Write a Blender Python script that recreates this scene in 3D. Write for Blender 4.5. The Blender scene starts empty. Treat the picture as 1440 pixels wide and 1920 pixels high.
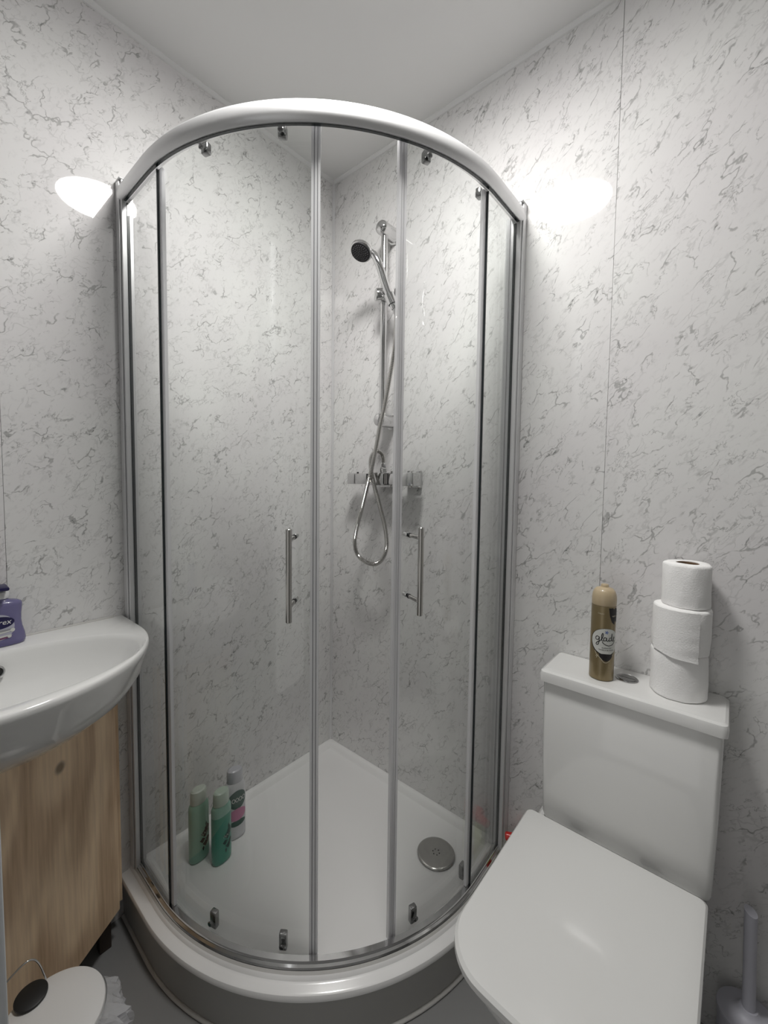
import bpy, bmesh, math, random
from mathutils import Vector, Matrix
PI = math.pi
rnd = random.Random(7)
scn = bpy.context.scene
COL = scn.collection
# ------------------------------------------------------------ camera
cd = bpy.data.cameras.new('camera'); cam = bpy.data.objects.new('camera', cd); COL.objects.link(cam)
F, YAW, PIT, ROL = 781.69, .7192, .0575, .0114
fw = Vector((-math.sin(YAW)*math.cos(PIT), math.cos(YAW)*math.cos(PIT), -math.sin(PIT)))
r0 = Vector((math.cos(YAW), math.sin(YAW), 0)); u0 = r0.cross(fw)
rr = r0*math.cos(ROL)+u0*math.sin(ROL); uu = u0*math.cos(ROL)-r0*math.sin(ROL)
M = Matrix.Identity(4)
for i in range(3):
    M[i][0], M[i][1], M[i][2] = rr[i], uu[i], -fw[i]
M[0][3], M[1][3], M[2][3] = 1.2666, -1.1942, 1.2603
cam.matrix_world = M
cd.sensor_fit = 'VERTICAL'; cd.sensor_height = 36; cd.lens = F/1920*36
cd.shift_x = 22.6/1920; cd.shift_y = -19.4/1920; cd.clip_start = .02
scn.camera = cam
# ------------------------------------------------------------ world, exposure
w = bpy.data.worlds.new('world'); scn.world = w; w.use_nodes = True
w.node_tree.nodes['Background'].inputs[0].default_value = (1, .985, .96, 1)  # added fill light, let in by the doorway to brighten surfaces facing the camera
w.node_tree.nodes['Background'].inputs[1].default_value = 0.6
scn.view_settings.view_transform = 'Standard'; scn.view_settings.look = 'None'
scn.view_settings.gamma = 1; scn.view_settings.use_curve_mapping = False
scn.view_settings.exposure = 0.0
LAMP_STRENGTH = 81
scn.cycles.use_denoising = True
scn.cycles.max_bounces = 8; scn.cycles.diffuse_bounces = 5; scn.cycles.glossy_bounces = 4; scn.cycles.use_adaptive_sampling = True; scn.cycles.adaptive_threshold = .025
scn.cycles.transparent_max_bounces = 20; scn.cycles.caustics_reflective = False; scn.cycles.caustics_refractive = False

# ------------------------------------------------------------ materials
def mat(name, col, rough=.5, metal=0, coat=0, trans=0, emit=0, ior=1.45, spec=.5, alpha=1, coat_rough=.03, bump=0, bscale=200, aniso=0):
    m = bpy.data.materials.new(name); m.use_nodes = True
    nt = m.node_tree; b = nt.nodes['Principled BSDF']
    b.inputs['Base Color'].default_value = (*col, 1)
    b.inputs['Roughness'].default_value = rough; b.inputs['Metallic'].default_value = metal
    b.inputs['Coat Weight'].default_value = coat; b.inputs['Coat Roughness'].default_value = coat_rough
    b.inputs['Transmission Weight'].default_value = trans; b.inputs['IOR'].default_value = ior
    b.inputs['Specular IOR Level'].default_value = spec; b.inputs['Alpha'].default_value = alpha
    if emit:
        b.inputs['Emission Color'].default_value = (*col, 1); b.inputs['Emission Strength'].default_value = emit
    # every material gets a little procedural variation
    n = nt.nodes.new('ShaderNodeTexNoise'); n.inputs['Scale'].default_value = bscale; n.inputs['Detail'].default_value = 3
    tc = nt.nodes.new('ShaderNodeTexCoord'); nt.links.new(tc.outputs['Object'], n.inputs['Vector'])
    if bump:
        bp = nt.nodes.new('ShaderNodeBump'); bp.inputs['Strength'].default_value = bump; bp.inputs['Distance'].default_value = .002
        nt.links.new(n.outputs['Fac'], bp.inputs['Height']); nt.links.new(bp.outputs['Normal'], b.inputs['Normal'])
    elif not emit:
        mr = nt.nodes.new('ShaderNodeMapRange'); mr.inputs['To Min'].default_value = max(0, rough-.02); mr.inputs['To Max'].default_value = rough+.02
        n.inputs['Scale'].default_value = 25
        nt.links.new(n.outputs['Fac'], mr.inputs['Value']); nt.links.new(mr.outputs['Result'], b.inputs['Roughness'])
    return m

def N(nt, t, **kw):
    n = nt.nodes.new(t)
    for k, v in kw.items():
        if k in n.inputs: n.inputs[k].default_value = v
        else: setattr(n, k, v)
    return n
def math_n(nt, op, a, b=None, clamp=False):
    n = nt.nodes.new('ShaderNodeMath'); n.operation = op; n.use_clamp = clamp
    for i, v in enumerate((a, b)):
        if v is None: continue
        if isinstance(v, (int, float)): n.inputs[i].default_value = v
        else: nt.links.new(v, n.inputs[i])
    return n.outputs[0]
def dot_n(nt, vec, c):
    n = nt.nodes.new('ShaderNodeVectorMath'); n.operation = 'DOT_PRODUCT'
    nt.links.new(vec, n.inputs[0]); n.inputs[1].default_value = c
    return n.outputs['Value']
def smooth_n(nt, v, lo, hi, to0=0, to1=1):
    n = nt.nodes.new('ShaderNodeMapRange'); n.interpolation_type = 'SMOOTHSTEP'
    n.inputs['From Min'].default_value = lo; n.inputs['From Max'].default_value = hi
    n.inputs['To Min'].default_value = to0; n.inputs['To Max'].default_value = to1
    nt.links.new(v, n.inputs['Value']); return n.outputs['Result']

def marble(name, h, ang, stretch):
    """white grey-veined shower board; h = horizontal axis of the wall"""
    m = bpy.data.materials.new(name); m.use_nodes = True
    nt = m.node_tree; b = nt.nodes['Principled BSDF']; L = nt.links.new
    geo = N(nt, 'ShaderNodeNewGeometry'); oi = N(nt, 'ShaderNodeObjectInfo')
    c, s = math.cos(ang), math.sin(ang)
    al = dot_n(nt, geo.outputs['Position'], (h[0]*c, h[1]*c, s))
    ac = dot_n(nt, geo.outputs['Position'], (-h[0]*s, -h[1]*s, c))
    al = math_n(nt, 'MULTIPLY', al, stretch*2.1); ac = math_n(nt, 'MULTIPLY', ac, 2.0)
    off = math_n(nt, 'MULTIPLY', oi.outputs['Random'], 37.0)
    cx = N(nt, 'ShaderNodeCombineXYZ'); L(al, cx.inputs[0]); L(ac, cx.inputs[1]); L(off, cx.inputs[2])
    P = cx.outputs[0]
    def noise(scale, detail=4, rough=.55, dist=0, add=None):
        n = N(nt, 'ShaderNodeTexNoise'); n.inputs['Scale'].default_value = scale; n.inputs['Detail'].default_value = detail
        n.inputs['Roughness'].default_value = rough; n.inputs['Distortion'].default_value = dist
        v = P
        if add is not None:
            a = N(nt, 'ShaderNodeVectorMath'); a.operation = 'ADD'; L(P, a.inputs[0]); a.inputs[1].default_value = add; v = a.outputs[0]
        L(v, n.inputs['Vector']); return n
    # warped coordinate
    wn = noise(9, 3)
    sub = N(nt, 'ShaderNodeVectorMath'); sub.operation = 'SUBTRACT'; L(wn.outputs['Color'], sub.inputs[0]); sub.inputs[1].default_value = (.5, .5, .5)
    sc = N(nt, 'ShaderNodeVectorMath'); sc.operation = 'SCALE'; L(sub.outputs[0], sc.inputs[0]); sc.inputs['Scale'].default_value = .17
    ad = N(nt, 'ShaderNodeVectorMath'); ad.operation = 'ADD'; L(P, ad.inputs[0]); L(sc.outputs[0], ad.inputs[1])
    wn2 = noise(45, 2)
    sub2 = N(nt, 'ShaderNodeVectorMath'); sub2.operation = 'SUBTRACT'; L(wn2.outputs['Color'], sub2.inputs[0]); sub2.inputs[1].default_value = (.5, .5, .5)
    sc2 = N(nt, 'ShaderNodeVectorMath'); sc2.operation = 'SCALE'; L(sub2.outputs[0], sc2.inputs[0]); sc2.inputs['Scale'].default_value = .02
    ad2 = N(nt, 'ShaderNodeVectorMath'); ad2.operation = 'ADD'; L(ad.outputs[0], ad2.inputs[0]); L(sc2.outputs[0], ad2.inputs[1])
    def vor(scale, wdt):
        v = N(nt, 'ShaderNodeTexVoronoi'); v.feature = 'DISTANCE_TO_EDGE'; v.inputs['Scale'].default_value = scale
        L(ad2.outputs[0], v.inputs['Vector'])
        return smooth_n(nt, v.outputs['Distance'], wdt*.35, wdt, 1, 0)
    def fac(x): return x.outputs['Fac']
    m1 = smooth_n(nt, fac(noise(13, 3, .6)), .49, .60)
    v1 = math_n(nt, 'MULTIPLY', vor(9, .034), m1)
    m2 = smooth_n(nt, fac(noise(17, 3, .6, 0, (3, 7, 1))), .47, .62)
    v2 = math_n(nt, 'MULTIPLY', vor(24, .085), m2)
    # meandering hair cracks from noise ridges
    rg = math_n(nt, 'ABSOLUTE', math_n(nt, 'SUBTRACT', fac(noise(12, 5, .6, .4, (1, 2, 9))), .5))
    r1 = math_n(nt, 'MULTIPLY', smooth_n(nt, rg, .002, .013, 1, 0), smooth_n(nt, fac(noise(16, 2, .5, 0, (8, 3, 2))), .49, .58))
    # short dark flecks
    fl = smooth_n(nt, fac(noise(48, 3, .6, .6, (5, 5, 5))), .66, .72)
    flm = smooth_n(nt, fac(noise(9, 3, .6, 0, (2, 9, 4))), .46, .62)
    f1 = math_n(nt, 'MULTIPLY', fl, flm)
    # soft smudges
    sm = smooth_n(nt, fac(noise(30, 5, .7, .3, (6, 1, 3))), .52, .75)
    d = math_n(nt, 'ADD', math_n(nt, 'MULTIPLY', v1, .54), math_n(nt, 'MULTIPLY', v2, .20))
    d = math_n(nt, 'ADD', d, math_n(nt, 'MULTIPLY', r1, .46))
    d = math_n(nt, 'ADD', d, math_n(nt, 'MULTIPLY', f1, .46))
    d = math_n(nt, 'ADD', d, math_n(nt, 'MULTIPLY', sm, .15), True)
    mx = N(nt, 'ShaderNodeMix'); mx.data_type = 'RGBA'; L(d, mx.inputs[0])
    cl = N(nt, 'ShaderNodeValToRGB'); L(fac(noise(1.5, 3, .6, 0, (4, 4, 8))), cl.inputs[0])
    cl.color_ramp.elements[0].position = .35; cl.color_ramp.elements[0].color = (.715, .70, .705, 1)
    cl.color_ramp.elements[1].position = .65; cl.color_ramp.elements[1].color = (.76, .76, .75, 1)
    L(cl.outputs[0], mx.inputs[6]); mx.inputs[7].default_value = (.20, .20, .195, 1)
    L(mx.outputs[2], b.inputs['Base Color'])
    b.inputs['Roughness'].default_value = .38; b.inputs['Coat Weight'].default_value = 1; b.inputs['Coat Roughness'].default_value = .022
    b.inputs['Specular IOR Level'].default_value = .05; b.inputs['Coat IOR'].default_value = 1.45
    return m

def glass_mat(name, tint, f0=.04):
    """thin clear glass: transparent with an angle-dependent mirror share (same for every ray)"""
    m = bpy.data.materials.new(name); m.use_nodes = True
    nt = m.node_tree; nt.nodes.clear(); L = nt.links.new
    out = N(nt, 'ShaderNodeOutputMaterial'); tr = N(nt, 'ShaderNodeBsdfTransparent'); gl = N(nt, 'ShaderNodeBsdfGlossy')
    tr.inputs[0].default_value = (*tint, 1); gl.inputs['Roughness'].default_value = .015
    geo = N(nt, 'ShaderNodeNewGeometry')
    dp = N(nt, 'ShaderNodeVectorMath'); dp.operation = 'DOT_PRODUCT'; L(geo.outputs['Incoming'], dp.inputs[0]); L(geo.outputs['Normal'], dp.inputs[1])
    c = math_n(nt, 'ABSOLUTE', dp.outputs['Value'])
    p5 = math_n(nt, 'POWER', math_n(nt, 'SUBTRACT', 1.0, c, True), 5.0)
    f = math_n(nt, 'ADD', math_n(nt, 'MULTIPLY', p5, 1-f0), f0, True)
    mx = N(nt, 'ShaderNodeMixShader'); L(f, mx.inputs[0]); L(tr.outputs[0], mx.inputs[1]); L(gl.outputs[0], mx.inputs[2])
    L(mx.outputs[0], out.inputs[0]); return m

def ply_mat():
    m = bpy.data.materials.new('plywood'); m.use_nodes = True
    nt = m.node_tree; b = nt.nodes['Principled BSDF']; L = nt.links.new
    geo = N(nt, 'ShaderNodeNewGeometry'); mp = N(nt, 'ShaderNodeMapping'); mp.inputs['Scale'].default_value = (3.6, 3.6, 1.3)
    L(geo.outputs['Position'], mp.inputs[0])
    n0 = N(nt, 'ShaderNodeTexNoise'); n0.inputs['Scale'].default_value = 1.3; n0.inputs['Detail'].default_value = 2; L(mp.outputs[0], n0.inputs['Vector'])
    k = math_n(nt, 'MULTIPLY', n0.outputs['Fac'], 40.0)
    sn = math_n(nt, 'SINE', k); sn = math_n(nt, 'MULTIPLY_ADD', sn, .5)
    n1 = N(nt, 'ShaderNodeTexNoise'); n1.inputs['Scale'].default_value = 14; n1.inputs['Detail'].default_value = 6
    mp2 = N(nt, 'ShaderNodeMapping'); mp2.inputs['Scale'].default_value = (9, 9, .5); L(geo.outputs['Position'], mp2.inputs[0]); L(mp2.outputs[0], n1.inputs['Vector'])
    v = math_n(nt, 'ADD', math_n(nt, 'MULTIPLY', sn, .42), math_n(nt, 'MULTIPLY', n1.outputs['Fac'], .75))
    cr = N(nt, 'ShaderNodeValToRGB'); L(v, cr.inputs[0])
    e = cr.color_ramp.elements; e[0].position = .15; e[0].color = (.50, .33, .20, 1); e[1].position = .85; e[1].color = (.95, .73, .50, 1)
    # knots
    vo = N(nt, 'ShaderNodeTexVoronoi'); vo.inputs['Scale'].default_value = 5; L(geo.outputs['Position'], vo.inputs['Vector'])
    kn = smooth_n(nt, vo.outputs['Distance'], .03, .09, .7, 0)
    mx = N(nt, 'ShaderNodeMix'); mx.data_type = 'RGBA'; L(kn, mx.inputs[0]); L(cr.outputs[0], mx.inputs[6]); mx.inputs[7].default_value = (.08, .045, .025, 1)
    L(mx.outputs[2], b.inputs['Base Color']); b.inputs['Roughness'].default_value = .6
    return m

def milky(name, col, op):
    m = mat(name, col, .25, 0, .3); nt = m.node_tree; b = nt.nodes['Principled BSDF']; o = nt.nodes['Material Output']
    tr = N(nt, 'ShaderNodeBsdfTransparent'); tr.inputs[0].default_value = (.95, .95, .97, 1); mx = N(nt, 'ShaderNodeMixShader'); mx.inputs[0].default_value = op
    nt.links.new(tr.outputs[0], mx.inputs[1]); nt.links.new(b.outputs[0], mx.inputs[2]); nt.links.new(mx.outputs[0], o.inputs[0]); return m
MARB_R = marble('marble_board_right', (1, 0, 0), math.radians(52), .50)
MARB_L = marble('marble_board_left', (0, 1, 0), math.radians(48), .62)
GLASS = glass_mat('clear_glass', (.985, .992, .988), .035)
ALU = mat('satin_aluminium', (.78, .78, .79), .36, .50)
CHROME = mat('chrome', (.66, .66, .66), .09, 1)
STEEL = mat('brushed_steel', (.52, .51, .49), .13, 1)
BUTTON = mat('button_chrome', (.42, .42, .42), .10, 1)
ROLLER = mat('dark_chrome', (.28, .28, .28), .12, 1)
DARKSEAL = mat('dark_glass_edge', (.012, .018, .02), .25, 0, .3)
STRIP = milky('milky_seal_strip', (.90, .90, .91), .68)
STRIPLINE = mat('strip_groove', (.30, .30, .32), .35)
ACRYL = mat('white_acrylic', (.89, .885, .88), .22, 0, .4)
CERAM = mat('white_ceramic', (.80, .80, .79), .12, 0, .6)
SEATM = mat('white_seat_plastic', (.74, .74, .73), .22, 0, .3)
PAINT = mat('ceiling_paint', (.82, .82, .815), .8, spec=.2)
GREYP = mat('grey_wall_paint', (.42, .42, .41), .8)
TRIMW = mat('white_trim', (.80, .80, .80), .35)
FLOORM = mat('grey_vinyl', (.24, .24, .24), .45, bump=.06, bscale=120)
RISER = mat('riser_grey', (.40, .395, .38), .35)
PLY = ply_mat()
PAPER = mat('tissue_paper', (.95, .945, .94), .95, spec=.1, bump=.4, bscale=330)
CARD = mat('cardboard', (.20, .13, .08), .9)
BLACK = mat('black_plastic', (.012, .012, .012), .5)
RUBBER = mat('dark_rubber', (.02, .02, .022), .55)
SILIC = mat('silicone', (.62, .61, .59), .35)
WHITEP = mat('white_plastic', (.62, .62, .63), .5)
BRUSHP = mat('pale_grey_plastic', (.50, .50, .56), .45)
GOLD = mat('gold_can_paint', (.24, .185, .095), .35, .45, .5)
GOLDCAP = mat('champagne_cap', (.50, .40, .26), .38, 0, .3)
INK = mat('black_print', (.012, .01, .012), .5)
INKW = mat('white_print', (.75, .75, .73), .5)
INKB = mat('blue_print', (.09, .16, .42), .5)
LABW = mat('label_white', (.62, .63, .60), .45)
CREAMP = mat('cream_print', (.60, .55, .42), .5)
NAVY = mat('navy_label', (.012, .01, .06), .35)
PURPLE = milky('purple_soap', (.17, .155, .33), .72)
CLEARP = glass_mat('clear_plastic', (.86, .87, .88), .10)
SHAMP1 = mat('pale_green_bottle', (.24, .44, .34), .28, 0, .3)
def filled(name, low, high, level):
    m = mat(name, low, .22, 0, .4); nt = m.node_tree; geo = N(nt, 'ShaderNodeNewGeometry'); sp = N(nt, 'ShaderNodeSeparateXYZ'); nt.links.new(geo.outputs['Position'], sp.inputs[0])
    mx = N(nt, 'ShaderNodeMix'); mx.data_type = 'RGBA'; nt.links.new(smooth_n(nt, sp.outputs['Z'], level-.001, level+.001), mx.inputs[0]); mx.inputs[6].default_value = (*low, 1); mx.inputs[7].default_value = (*high, 1)
    nt.links.new(mx.outputs[2], nt.nodes['Principled BSDF'].inputs['Base Color']); return m
SHAMP2 = filled('teal_bottle', (.045, .27, .19), (.24, .44, .36), .262)
CAPG = mat('pale_green_cap', (.46, .56, .48), .3, 0, .3)
CAPY = mat('milky_cap', (.52, .58, .52), .3, 0, .3)
CLEARB = mat('clear_grey_bottle', (.60, .60, .62), .2, 0, .5)
DGREEN = mat('dark_green_print', (.02, .075, .055), .4)
PINK = mat('pink_print', (.52, .20, .33), .4)
RED = mat('red_cap', (.62, .025, .02), .3, 0, .4)
LIME = mat('lime_bottle', (.55, .62, .22), .35, 0, .3)
BAGM = milky('crumpled_bag', (.80, .80, .81), .38)
LAMPM = mat('lamp_diffuser', (1, .985, .955), .5, emit=LAMP_STRENGTH)
DOORM = mat('white_door_paint', (.60, .62, .64), .45)
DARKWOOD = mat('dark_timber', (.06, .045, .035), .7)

# ------------------------------------------------------------ builders
def mk(name, verts, faces, m, parent=None, smooth=40):
    me = bpy.data.meshes.new(name); me.from_pydata([tuple(v) for v in verts], [], faces); me.validate()
    bm = bmesh.new(); bm.from_mesh(me); bmesh.ops.recalc_face_normals(bm, faces=bm.faces); bm.to_mesh(me); bm.free()
    return fin(name, me, m, parent, smooth)
def fin(name, me, m, parent=None, smooth=40):
    ms = m if isinstance(m, (list, tuple)) else [m]
    for x in ms: me.materials.append(x)
    if smooth:
        for p in me.polygons: p.use_smooth = True
        me.set_sharp_from_angle(angle=math.radians(smooth))
    o = bpy.data.objects.new(name, me); COL.objects.link(o)
    if parent: adopt(o, parent)
    return o
def adopt(o, parent):
    o.parent = parent
    o.matrix_parent_inverse = WM(parent).inverted()
def WM(o):
    m = Matrix.LocRotScale(o.location, o.rotation_euler, o.scale)
    return (WM(o.parent) @ o.matrix_parent_inverse @ m) if o.parent else m
def thing(name, label, cat, loc=(0, 0, 0), group=None):
    o = bpy.data.objects.new(name, None); COL.objects.link(o); o.location = loc; o.empty_display_size = .05
    o['label'] = label; o['category'] = cat
    if group: o['group'] = group
    return o
def tag(o, label, cat, group=None):
    o['label'] = label; o['category'] = cat
    if group: o['group'] = group
    return o
def struct(o): o['kind'] = 'structure'; return o
def bmo(name, bm, m, parent=None, smooth=40):
    bmesh.ops.recalc_face_normals(bm, faces=bm.faces)
    me = bpy.data.meshes.new(name); bm.to_mesh(me); bm.free(); return fin(name, me, m, parent, smooth)
def box_bm(lo, hi, bev=0, seg=2, bm=None):
    own = bmesh.new()
    bmesh.ops.create_cube(own, size=1)
    for v in own.verts:
        v.co = Vector([(lo[i]+hi[i])/2+v.co[i]*(hi[i]-lo[i]) for i in range(3)])
    if bev: bmesh.ops.bevel(own, geom=own.edges[:], offset=bev, segments=seg, profile=.5, affect='EDGES')
    if bm is None: return own
    t = bpy.data.meshes.new('t'); own.to_mesh(t); own.free(); bm.from_mesh(t); bpy.data.meshes.remove(t); return bm
def box(name, lo, hi, m, parent=None, bev=0, seg=2):
    return bmo(name, box_bm(lo, hi, bev, seg), m, parent)
def lathe(name, prof, loc, m, parent=None, n=40, axis=None, sx=1, sy=1, rotz=0, smooth=40, cap=True):
    """prof: (r,z) list, from bottom to top. axis: world direction of +z"""
    V, Fc = [], []
    for r, z in prof:
        for k in range(n):
            a = 2*PI*k/n; V.append(Vector((r*sx*math.cos(a), r*sy*math.sin(a), z)))
    for i in range(len(prof)-1):
        for k in range(n):
            a, b = i*n+k, i*n+(k+1) % n; Fc.append((a, b, b+n, a+n))
    if cap:
        Fc.append(tuple(range(n))[::-1]); Fc.append(tuple(range((len(prof)-1)*n, len(prof)*n)))
    R = Matrix.Rotation(rotz, 3, 'Z')
    if axis is not None: R = Vector((0, 0, 1)).rotation_difference(Vector(axis).normalized()).to_matrix() @ R
    V = [R @ v + Vector(loc) for v in V]
    return mk(name, V, Fc, m, parent, smooth)
def cyl(name, a, b, r, m, parent=None, n=24, bev=.0):
    a, b = Vector(a), Vector(b); L = (b-a).length
    pr = [(r-bev, 0), (r, bev), (r, L-bev), (r-bev, L)] if bev else [(r, 0), (r, L)]
    return lathe(name, pr, a, m, parent, n, axis=(b-a))
def catmull(P, n=8):
    P = [Vector(p) for p in P]; out = []
    Q = [2*P[0]-P[1]]+P+[2*P[-1]-P[-2]]
    for i in range(1, len(Q)-2):
        for k in range(n):
            t = k/n; a, b, c, d = Q[i-1], Q[i], Q[i+1], Q[i+2]
            out.append(.5*((2*b)+(c-a)*t+(2*a-5*b+4*c-d)*t*t+(3*b-a-3*c+d)*t**3))
    out.append(P[-1]); return out
def tube_data(P, rf, n=12):
    V, Fc = [], []; up = None
    for i, p in enumerate(P):
        t = (P[min(i+1, len(P)-1)]-P[max(i-1, 0)]).normalized()
        if up is None: up = t.orthogonal().normalized()
        up = (up-t*up.dot(t)).normalized(); s = t.cross(up)
        r = rf(i) if callable(rf) else rf
        for k in range(n):
            a = 2*PI*k/n; V.append(p+(up*math.cos(a)+s*math.sin(a))*r)
    for i in range(len(P)-1):
        for k in range(n):
            a, b = i*n+k, i*n+(k+1) % n; Fc.append((a, b, b+n, a+n))
    Fc.append(tuple(range(n))[::-1]); Fc.append(tuple(range((len(P)-1)*n, len(P)*n)))
    return V, Fc
def tube(name, P, rf, m, parent=None, n=12, smooth=50):
    V, Fc = tube_data(P, rf, n); return mk(name, V, Fc, m, parent, smooth)

# quadrant path of the enclosure: parameter T in degrees on the arc, continued on the straights
S, R = .7682, .5941; CX, CY = S-R, -(S-R); KD = R*PI/180
TL, TR = -(S-R)/KD, 90+(S-R)/KD
def qp(T, off=0):
    if T < 0: return (CX+T*KD, -S-off)
    if T > 90: return (S+off, CY+(T-90)*KD)
    t = math.radians(T); return (CX+(R+off)*math.sin(t), CY-(R+off)*math.cos(t))
def Trange(T0, T1, step=1.5):
    n = max(1, int(math.ceil((T1-T0)/step))); ts = [T0+(T1-T0)*i/n for i in range(n+1)]
    return ts
def sweep(name, prof, T0, T1, m, parent=None, step=1.5, smooth=40):
    V, Fc = [], []; ts = Trange(T0, T1, step); n = len(prof)
    for T in ts:
        for off, z in prof: V.append((*qp(T, off), z))
    for i in range(len(ts)-1):
        for k in range(n):
            a, b = i*n+k, i*n+(k+1) % n; Fc.append((a, b, b+n, a+n))
    Fc.append(tuple(range(n))[::-1]); Fc.append(tuple(range((len(ts)-1)*n, len(ts)*n)))
    return mk(name, V, Fc, m, parent, smooth)
def rect(o0, o1, z0, z1): return [(o0, z0), (o1, z0), (o1, z1), (o0, z1)]
def ribbon(name, lines, wd, fmap, m, parent):
    """flat print: strokes in label space mapped onto a surface"""
    V, Fc = [], []
    for ln in lines:
        P = [p.to_2d() for p in catmull([(x, y, 0) for x, y in ln], 5)] if len(ln) > 2 else [Vector(p) for p in ln]
        b = len(V)
        for i, p in enumerate(P):
            t = (P[min(i+1, len(P)-1)]-P[max(i-1, 0)]).normalized(); nn = Vector((-t.y, t.x))*wd/2
            V += [fmap(*(p+nn)), fmap(*(p-nn))]
        for i in range(len(P)-1): Fc.append((b+2*i, b+2*i+1, b+2*i+3, b+2*i+2))
    return mk(name, V, Fc, m, parent, 0)
def patch(name, fout, fmap, m, parent, n=28, rings=4, c=(0, 0)):
    """filled closed shape fout(k/n)->(u,v), mapped; subdivided so it follows a curved surface"""
    V = [fmap(*c)]; Fc = []
    for j in range(1, rings+1):
        for k in range(n):
            u, v = fout(k/n); V.append(fmap(c[0]+(u-c[0])*j/rings, c[1]+(v-c[1])*j/rings))
    for k in range(n): Fc.append((0, 1+k, 1+(k+1) % n))
    for j in range(rings-1):
        for k in range(n):
            a, b = 1+j*n+k, 1+j*n+(k+1) % n; Fc.append((a, b, b+n, a+n))
    return mk(name, V, Fc, m, parent, 0)
def text(name, s, size, fmap, m, parent, shear=0, width=None):
    cu = bpy.data.curves.new('t', 'FONT'); cu.body = s; cu.size = size; cu.align_x = 'CENTER'; cu.align_y = 'CENTER'; cu.shear = shear
    cu.resolution_u = 2
    o = bpy.data.objects.new('t', cu); COL.objects.link(o)
    dg = bpy.context.evaluated_depsgraph_get(); me = bpy.data.meshes.new_from_object(o.evaluated_get(dg))
    bpy.data.objects.remove(o); 
    xs = [v.co.x for v in me.vertices]; k = width/(max(xs)-min(xs)) if width else 1
    for v in me.vertices: v.co = fmap(v.co.x*k, v.co.y)
    o = bpy.data.objects.new(name, me); me.materials.append(m); COL.objects.link(o); adopt(o, parent); return o

# ------------------------------------------------------------ room
H = 2.4306; XM = 2.30; YM = -1.95; TH = .1; G = .008
fl = struct(box('floor', (-TH, YM-TH, -.1), (XM+TH, TH, 0), FLOORM))
struct(box('ceiling', (-TH, YM-TH, H), (XM+TH, TH, H+.1), PAINT))
wl = struct(box('wall_left', (-TH, YM, 0), (-G, TH, H), TRIMW))
wr = struct(box('wall_right', (-G, G, 0), (XM+TH, TH, H), TRIMW))
wfb = box_bm((-TH, YM-TH, 0), (.655, YM, H)); box_bm((1.455, YM-TH, 0), (XM+TH, YM, H), bm=wfb); box_bm((.655, YM-TH, 2.05), (1.455, YM, H), bm=wfb)
wf = struct(bmo('wall_front', wfb, GREYP))
ws = struct(box('wall_side', (XM, YM, 0), (XM+TH, G, H), GREYP))
first = None
def panel(lo, hi, m, par):
    return box('wall_panel', lo, hi, m, par, bev=.0005, seg=1)
for x0, x1 in ((0, 1.009), (1.0096, XM)): panel((x0, 0, 0.0), (x1, G, H), MARB_R, wr)
for y0, y1 in ((-1.032, 0), (YM, -1.0326)): panel((-G, y0, 0.0), (0, y1, H), MARB_L, wl)
# thin corner trim and the ceiling trims
def ltrim(name, pts, m):
    (x0, y0), (x1, y1), (x2, y2), (x3, y3) = pts
    return struct(mk(name, [(x, y, z) for z in (.139, H-.006) for x, y in pts], [(0, 1, 2, 3), (7, 6, 5, 4), (0, 4, 5, 1), (1, 5, 6, 2), (2, 6, 7, 3), (3, 7, 4, 0)], m, None, 0))
ltrim('trim_1', [(0, 0), (.0075, 0), (.0055, -.0055), (0, -.0075)], ALU)
def ctrim(name, a, b, nrm):
    a, b, nrm = Vector(a), Vector(b), Vector(nrm); V = []
    for p in (a, b):
        V += [p, p+nrm*.012, p+nrm*.012+Vector((0, 0, -.003)), p+nrm*.004+Vector((0, 0, -.009)), p+Vector((0, 0, -.010))]
    return struct(mk(name, V, [(0, 1, 2, 3, 4), (9, 8, 7, 6, 5)]+[(i, (i+1) % 5, (i+1) % 5+5, i+5) for i in range(5)], TRIMW, None, 0))
ctrim('trim_2', (0, YM, H), (0, 0, H), (1, 0, 0)); ctrim('trim_3', (0, 0, H), (XM, 0, H), (0, -1, 0))
# edge of the open door at the left
dr = struct(box('door_1', (.60, -1.92, .005), (.64, -1.128, 2.02), DOORM, None, .004))

# ------------------------------------------------------------ ceiling light
LX, LY = .722, -.618
t = thing('ceiling_light', 'round white flush ceiling light mirrored on the glossy wall boards', 'light', (LX, LY, H))
lathe('lamp_base', [(.146, -.001), (.146, -.069), (.144, -.073), (.1375, -.073), (.1360, -.069)], (LX, LY, H), TRIMW, t, 48)
lathe('lamp_diffuser', [(.1350, -.0695), (.1345, -.0745), (.128, -.0785), (.115, -.0820), (.085, -.086), (.045, -.089), (.001, -.090)], (LX, LY, H), LAMPM, t, 48)

# ------------------------------------------------------------ shower tray
tray = thing('shower_tray', 'white quadrant shower tray with raised rounded rim in the corner', 'shower tray', (.35, -.35, 0))
def loop(off, wi, z, nw=10, na=72):
    a0 = -(CX-wi)/KD; a1 = 90+(CX-wi)/KD
    x0, y0 = qp(a0, off); x1, y1 = qp(a1, off)
    P = [(wi, -wi-(-wi-y0)*k/nw, z) for k in range(nw)]
    P += [(*qp(a0+(a1-a0)*k/na, off), z) for k in range(na)]
    P += [(x1-(x1-wi)*k/nw, -wi, z) for k in range(nw)]
    return P
def loft(name, rings, m, parent, cap=True, smooth=35):
    V, Fc = [], []; n = len(rings[0])
    for r_ in rings: V += r_
    for i in range(len(rings)-1):
        for k in range(n):
            a, b = i*n+k, i*n+(k+1) % n; Fc.append((a, b, b+n, a+n))
    if cap: Fc.append(tuple(range((len(rings)-1)*n, len(rings)*n)))
    return mk(name, V, Fc, m, parent, smooth)
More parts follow.
